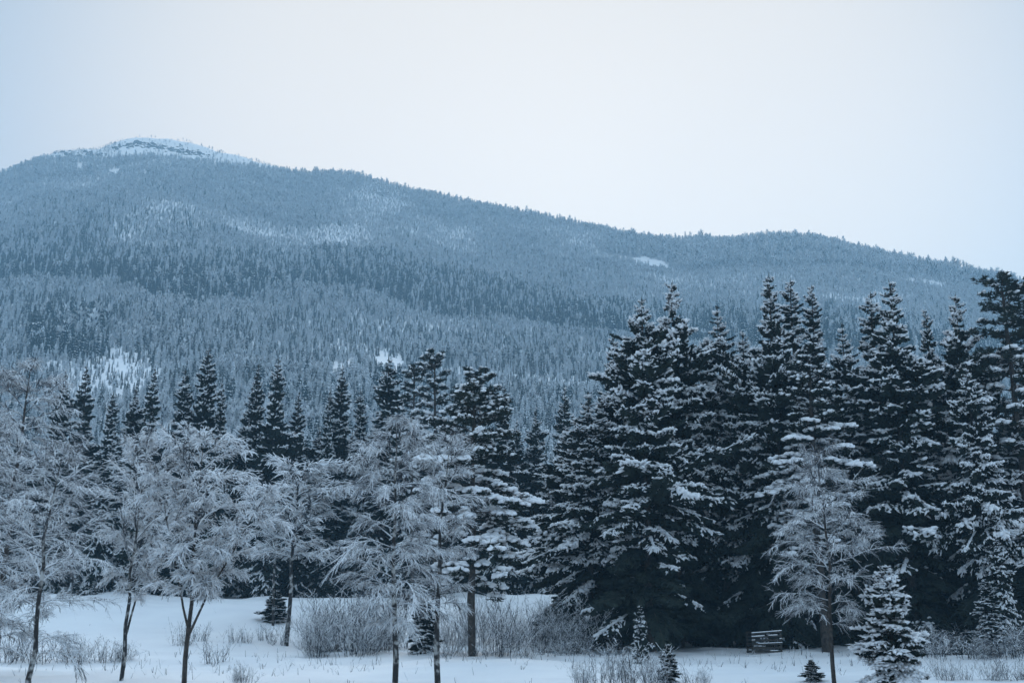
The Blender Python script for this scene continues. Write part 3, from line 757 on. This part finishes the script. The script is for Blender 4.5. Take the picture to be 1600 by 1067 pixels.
P(wideB, "spruce_tree", 1487, 461, 79, "white-clumped spruce left of the round dark pine top at the right", "spruce", wide=.85)
P(wideC, "spruce_tree", 1512, 560, 74, "lower spruce with large snow pads in front of the round-topped pine", "spruce", wide=.8)
P(pineT, "pine_tree", 1562, 434, 77, "dark round-topped pine near the right edge of the photo", "pine", wide=1.0)
P(pineT, "pine_tree", 1606, 440, 81, "dark pine top cut off by the right edge of the photo", "pine", wide=.9, rot=2.0)
P(narA, "spruce_tree", 1600, 560, 78, "dark spruce at the right border below the cut-off pine top", "spruce", wide=1.1)
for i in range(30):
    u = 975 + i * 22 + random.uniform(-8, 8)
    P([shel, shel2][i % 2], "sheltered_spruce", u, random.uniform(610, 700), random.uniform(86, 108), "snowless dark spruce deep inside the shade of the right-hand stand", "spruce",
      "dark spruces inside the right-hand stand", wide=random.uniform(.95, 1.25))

# ------------------------------------------------------------------ row of spruces behind the left field
row = [(12, 640, loB, 1, "dark spruce behind the snowy crown at the far left edge"), (104, 578, loC, .75, "snow-flecked spruce tip just right of the big snowy crown at the left edge"),
       (141, 571, loE, .95, "narrow dark spruce, second from the left in the back row, left of the white clearing"), (172, 613, loD, .7, "thin little spruce between the second and third tall ones of the left back row"),
       (214, 603, loC, .8, "spruce with wide lower branches left of the dark tip below the white clearing"), (237, 574, loE, .85, "dark slim spruce tip right below the white clearing"),
       (298, 577, loA, .85, "spruce leaning close on the left side of the tallest spruce of the back row"), (328, 543, loA, .9, "tallest and darkest spruce of the left back row"),
       (351, 592, loD, .6, "slim spruce immediately right of the tallest in the left back row"), (388, 600, loC, .7, "low pale spruce left of the twin dark tips in the back row"),
       (402, 567, loE, .8, "left one of the twin dark spruce tips in the back row"), (429, 556, loA, .8, "right and thicker one of the twin dark spruce tips in the back row"),
       (470, 610, loE, .8, "low spruce in the gap right of the twin dark tips"), (505, 606, loD, .6, "snowy slender spruce left of the dark straight spruce in the middle of the row"),
       (535, 571, loB, .85, "dark straight spruce in the middle of the back row, under the small snow patches"), (569, 608, loD, .65, "low snow-flecked spruce between the two dark tips under the snow patches"),
       (604, 559, loB, 1.05, "pointed dark spruce right behind the top of the big arching birch"), (637, 625, loC, .7, "low spruce between the pointed dark one and the see-through pale conifer"),
       (783, 600, loD, .8, "thin spruce behind the right shoulder of the bare-trunked pine"), (832, 636, loC, .75, "low snowy spruce right of the bare-trunked pine's crown"),
       (873, 602, loB, .9, "narrow snow-flecked spruce standing alone left of the tall stand"), (805, 655, loB, .8, "small spruce tip between two others right of the bare-trunked pine")]
for u, v, pr, w, lab in row:
    P(pr, "spruce_tree", u, v, random.uniform(120, 134), lab, "spruce", "row of spruces behind the field", wide=w * random.uniform(.9, 1.2)).rotation_euler[0] = random.uniform(-.035, .035)
P(pineB, "pine_tree", 685, 548, 112, "loose see-through pale pine right of the pointed dark spruce", "pine", wide=.75)
P(pineB, "pine_tree", 651, 570, 118, "thin-crowned pine left of the see-through pale pine", "pine", wide=.7, rot=1.)
P(pineB, "pine_tree", 738, 576, 96, "round-topped dark pine directly behind the bare-trunked pine", "pine", wide=.95, rot=2.)
for i in range(46):
    u = -60 + i * 22 + random.uniform(-9, 9)
    P([fill, loC, shel][i % 3], "backing_spruce", u, random.uniform(655, 720), random.uniform(130, 150), "dark spruce massed behind the back row, by " + near(u)[1], "spruce",
      "dark spruces massed behind the back row", wide=random.uniform(1.0, 1.3))

# ------------------------------------------------------------------ foreground broadleaved trees and pine
P(brL, "snowy_larch", 40, 556, 52, "tall snow-feathered tree with a broad drooping crown at the far left edge", "tree", wide=1.0)
P(brL, "snowy_larch", -18, 640, 46, "snow-feathered tree half cut off by the left edge", "tree", rot=2.5, wide=.9)
P(brA, "birch_tree", 85, 700, 34, "near bare birch at the lower left, snow-lined twigs down to the ground", "birch", wide=.95, rot=0.5)
P(brB, "birch_tree", 217, 682, 48, "birch with a blotchy double stem standing left of the forked birch", "birch", wide=.72, rot=1.2)
P(brC, "birch_tree", 325, 674, 43, "birch with a dark forked stem and a rounded snow-white crown", "birch", wide=.8, ub=291, rot=0.2)
P(brG, "birch_tree", 414, 728, 84, "small white-crowned birch on the far side of the field, right one of the pale-stemmed pair", "birch", wide=1.2, ub=446)
P(brG, "birch_tree", 438, 760, 94, "small white-crowned birch on the far side of the field, left one of the pale-stemmed pair", "birch", wide=.9, ub=425, rot=2.)
P(brD, "birch_tree", 612, 646, 42, "large birch with long arching snow-lined branches left of the centre", "birch", wide=.92, ub=618, rot=3.6)
P(brE, "birch_tree", 690, 672, 44, "slender straight-stemmed birch right of the large arching one", "birch", wide=1.0, ub=686)
P(pineP, "pine_tree", 742, 600, 69, "pine with a bare dark trunk and big white snow pads at the centre", "pine", wide=1.0, rot=0.8)
P(brF, "birch_tree", 1305, 705, 44, "cone-shaped snow-lined birch standing in front of the dark right-hand stand", "birch", wide=.82, ub=1301)
P(brT, "thin_birch", 1590, 590, 62, "thin pale-stemmed bare tree at the right border of the photo", "birch", wide=1.0)
P(smallA, "small_spruce", 1385, 885, 43, "small snow-laden spruce at the bottom right beside the cone-shaped birch's stem", "spruce", wide=1.4)
P(smallB, "small_spruce", 664, 930, 71, "little dark spruce at the foot of the slender birch, at the edge of the field", "spruce", wide=1.4)
P(smallB, "small_spruce", 1043, 1006, 47, "knee-high spruce sapling with a pointed tip on the snow below the dark hollow", "spruce", wide=1.5)
P(smallB, "small_spruce", 1000, 946, 66, "feathery snow-dusted sapling at the left corner of the dark hollow", "spruce", wide=.8, rot=1.)
P(smallB, "small_spruce", 1268, 1030, 47, "little dark spruce sapling on the snow right of the slatted crate", "spruce", wide=2.2, rot=2.)
P(slim, "slim_spruce", 1551, 800, 72, "slim white-tiered young spruce among the dark trunks near the right edge", "spruce", wide=.9)
P(slim, "slim_spruce", 1540, 905, 66, "shorter white-tiered young spruce in front of the slim one near the right edge", "spruce", wide=1.8, rot=1.)
P(smallB, "small_spruce", 150, 902, 118, "little snow-capped spruce at the far edge of the left field, right one of two", "spruce", wide=1.2)
P(smallB, "small_spruce", 121, 898, 119, "little snow-capped spruce at the far edge of the left field, left one of two", "spruce", wide=1.2, rot=1.)
P(smallB, "small_spruce", 431, 922, 96, "tiny snow-buried spruce between the feet of the two pale-stemmed birches", "spruce", wide=2.2)

# ------------------------------------------------------------------ shrubs
ORD = "first second third fourth fifth sixth seventh eighth ninth tenth eleventh twelfth thirteenth fourteenth fifteenth sixteenth seventeenth eighteenth nineteenth twentieth".split()
def bush(pr, u, vb, vt, lab, grp=None, Y=None, wide=1.0, name="bare_shrub"):
    if Y is None: x, y = ground_hit(u, vb)
    else:
        a, b, _ = ray(u, 1020); x, y = a / b * Y, Y
    xr, yr, zr = ray(u, vt); h = CAM_H + zr / yr * y - H(x, y)
    place(pr, name, x, y, max(h, .4), lab, "shrub", grp, wide)
for i in range(13):
    u = 478 + i * 11 + random.uniform(-4, 4)
    bush([shA, shB, shD][i % 3], u, random.uniform(1012, 1027), 912 + abs(i - 7) * 7 + random.uniform(-20, 22), "bare shrub, %s from the left in the dense thicket below the large arching birch" % ORD[i], "shrubs of the thicket below the arching birch", wide=.9)
for i in range(15):
    u = 695 + i * 17 + random.uniform(-5, 5)
    bush([shB, shD, shA][i % 3], u, random.uniform(1002, 1022), random.uniform(912, 975), "pale bare shrub, %s from the left in the thicket right of the bare-trunked pine" % ORD[i], "shrubs of the thicket right of the pine", wide=.8)
for i in range(7):
    u = 700 + i * 38 + random.uniform(-8, 8)
    bush(shC, u, random.uniform(1022, 1028), random.uniform(990, 1004), "low snowy shrub, %s from the left before the thicket right of the pine" % ORD[i], "low shrubs in front of the thicket", wide=1.5)
for u, vb, vt, lab in [(284, 1008, 962, "upright bare shrub on the snow just left of the forked birch's stem"), (313, 1002, 968, "bare shrub on the snow just right of the forked birch's stem"),
                       (336, 1036, 985, "dark-footed shrub low on the snow right of the forked birch"), (368, 1004, 972, "small pale shrub in the middle of the open field, left of the split dark one"),
                       (385, 1003, 978, "tiny twig clump beside the small pale shrub in the open field"), (432, 1008, 962, "dark split shrub standing alone in the open field left of the thicket"),
                       (414, 1000, 970, "thin pale shrub touching the dark split one in the open field")]:
    bush(shC, u, vb, vt, lab, wide=.75)
for i, u in enumerate([20, 62, 118, 160, 190]):
    bush([shA, shC][i % 2], u, 1034, 975 + 6 * i, "frosty scrub at the lower left, %s from the left near the bare birch" % ORD[i], "scrub at the lower left", wide=1.2)
for i, (u, vt) in enumerate([(908, 1030), (935, 1012), (968, 1003), (1000, 985), (1020, 1015), (1078, 1032), (1100, 1042), (385, 1030), (372, 1040)]):
    bush([shA, shC][i % 2], u, 0, vt, ["low twiggy shrub at the bottom edge below the dark hollow, %s from the left" % ORD[i], "wispy stalks at the bottom edge right of the forked birch, %s clump" % ["right", "left"][i - 7 if i > 6 else 0]][u < 400], ["twiggy shrubs at the bottom edge", "wispy stalks at the bottom edge"][u < 400], Y=46, wide=.8)
for i in range(9):
    u = 1440 + i * 20 + random.uniform(-6, 6)
    bush([shA, shC, shB][i % 3], u, random.uniform(1018, 1030), random.uniform(962, 990), "snowy shrub, %s from the left along the foot of the stand's right end" % ORD[i], "shrubs along the right foot of the stand", wide=1.2)
for i, u in enumerate([1475, 1505, 1548, 1580, 1600]):
    bush([shA, shC][i % 2], u, 0, random.uniform(1015, 1040), "near twiggy shrub, %s from the left in the bottom right corner" % ORD[i], "shrubs in the bottom right corner", Y=48, wide=1.1)

sk = MB(); rr = np.random.RandomState(19); A0, A1 = [], []
for i in range(800):
    y = rr.uniform(40, 112); x = rr.uniform(-.5, .5) * y
    if rr.rand() < .6: x, y = x * .2 + [-16, -9, 3, 12, 22][i % 5], y * .3 + 42
    z = H(x, y); hh = rr.uniform(.12, .5)
    for q in range(rr.randint(1, 4)):
        A0.append((x, y, z - .05)); A1.append((x + rr.randn() * .14, y + rr.randn() * .14, z + hh * rr.uniform(.6, 1.1)))
twigs(sk, A0, A1, 0.012, 0.006, steep=.97)
o = bpy.data.objects.new("dry_stalks", sk.mesh("dry_stalks", [M_TWIG, M_TSNOW], False)); COL.objects.link(o)
setp(o, kind="stuff", label="scattered dry stalks poking out of the field snow", category="stalks")

# ------------------------------------------------------------------ slatted wooden crate at the edge of the stand
def box(mb, c, s, m=0, rot=0.0):
    c = np.array(c); s = np.array(s) / 2
    V = np.array([(x, y, z) for x in (-1, 1) for y in (-1, 1) for z in (-1, 1)], float) * s
    cr_, sr_ = math.cos(rot), math.sin(rot)
    V = np.column_stack([V[:, 0] * cr_ - V[:, 2] * sr_, V[:, 1], V[:, 0] * sr_ + V[:, 2] * cr_]) + c
    Fc = [(0, 1, 3), (0, 3, 2), (4, 6, 7), (4, 7, 5), (0, 4, 5), (0, 5, 1), (2, 3, 7), (2, 7, 6), (0, 2, 6), (0, 6, 4), (1, 5, 7), (1, 7, 3)]
    mb.add(V, Fc, m)
cx_, cy_ = ground_hit(1199, 1023)
crate = bpy.data.objects.new("slatted_crate", None); COL.objects.link(crate)
crate.location = (cx_, cy_, H(cx_, cy_) - 0.04); crate.rotation_euler = (0, 0, 0.12)
setp(crate, label="weathered slatted wooden crate with snow on its slats at the edge of the dark stand", category="crate")
def cpart(name, mb, m):
    o = bpy.data.objects.new(name, mb.mesh(name, [m], False)); COL.objects.link(o); o.parent = crate; return o
Wc = 46 * math.hypot(cx_, cy_) / F; Hc = 32 * math.hypot(cx_, cy_) / F
for x in (-Wc / 2 + .06, Wc / 2 - .06):
    for y in (0, 1.0):
        mb = MB(); box(mb, (x, y, Hc / 2 - .02), (.09, .09, Hc - .06)); cpart("post", mb, M_WOOD)
for k in range(6):
    z = .12 + k * (Hc - .2) / 5; tl = 0.012 + .012 * k
    mb = MB(); box(mb, (0, -.065, z), (Wc, .035, .11), rot=tl); cpart("slat", mb, M_WOOD)
    mb = MB(); box(mb, (0, 1.065, z), (Wc, .035, .11)); cpart("slat", mb, M_WOOD)
    for x in (-1, 1):
        mb = MB(); box(mb, (x * (Wc / 2 + .002), .5, z), (.035, .9, .10)); cpart("side_slat", mb, M_WOOD)
for z, x0, x1 in ((5, -.5, .5), (4, -.5, -.08), (4, .05, .35), (2, -.3, .5), (3, -.5, -.4), (3, .42, .5), (0, .1, .35)):
    tl = 0.012 + .012 * z; zc = .12 + z * (Hc - .2) / 5 + .075 + math.sin(tl) * Wc * (x0 + x1) / 2
    mb = MB(); box(mb, (Wc * (x0 + x1) / 2, -.07, zc), (Wc * (x1 - x0), .07, .045 if z > 3 else .035), rot=tl); cpart("snow_cap", mb, M_SNOW)

# ------------------------------------------------------------------ haze
hz = MB(); box(hz, (0, 0, 0), (1, 1, 1))
zmax = float(height(np.sin(_ra[4:-4]) * 1700, np.cos(_ra[4:-4]) * 1700).max()) + 60
mh = bpy.data.materials.new("haze"); mh.use_nodes = True; t = mh.node_tree; t.nodes.clear()
mo = N(t, "ShaderNodeOutputMaterial"); pv = N(t, "ShaderNodeVolumePrincipled")
pv.inputs["Color"].default_value = (0.43, 0.75, 1.0, 1); pv.inputs["Density"].default_value = 0.00032; pv.inputs["Anisotropy"].default_value = 0.15
t.links.new(pv.outputs[0], mo.inputs["Volume"])
o = bpy.data.objects.new("haze", hz.mesh("haze", [mh], False)); COL.objects.link(o)
zb = -6.0; o.scale = (5040, 5040, zmax - zb); o.location = (0, 0, (zmax + zb) / 2)
o["kind"] = "stuff"; o["label"] = "pale winter haze filling the valley air"
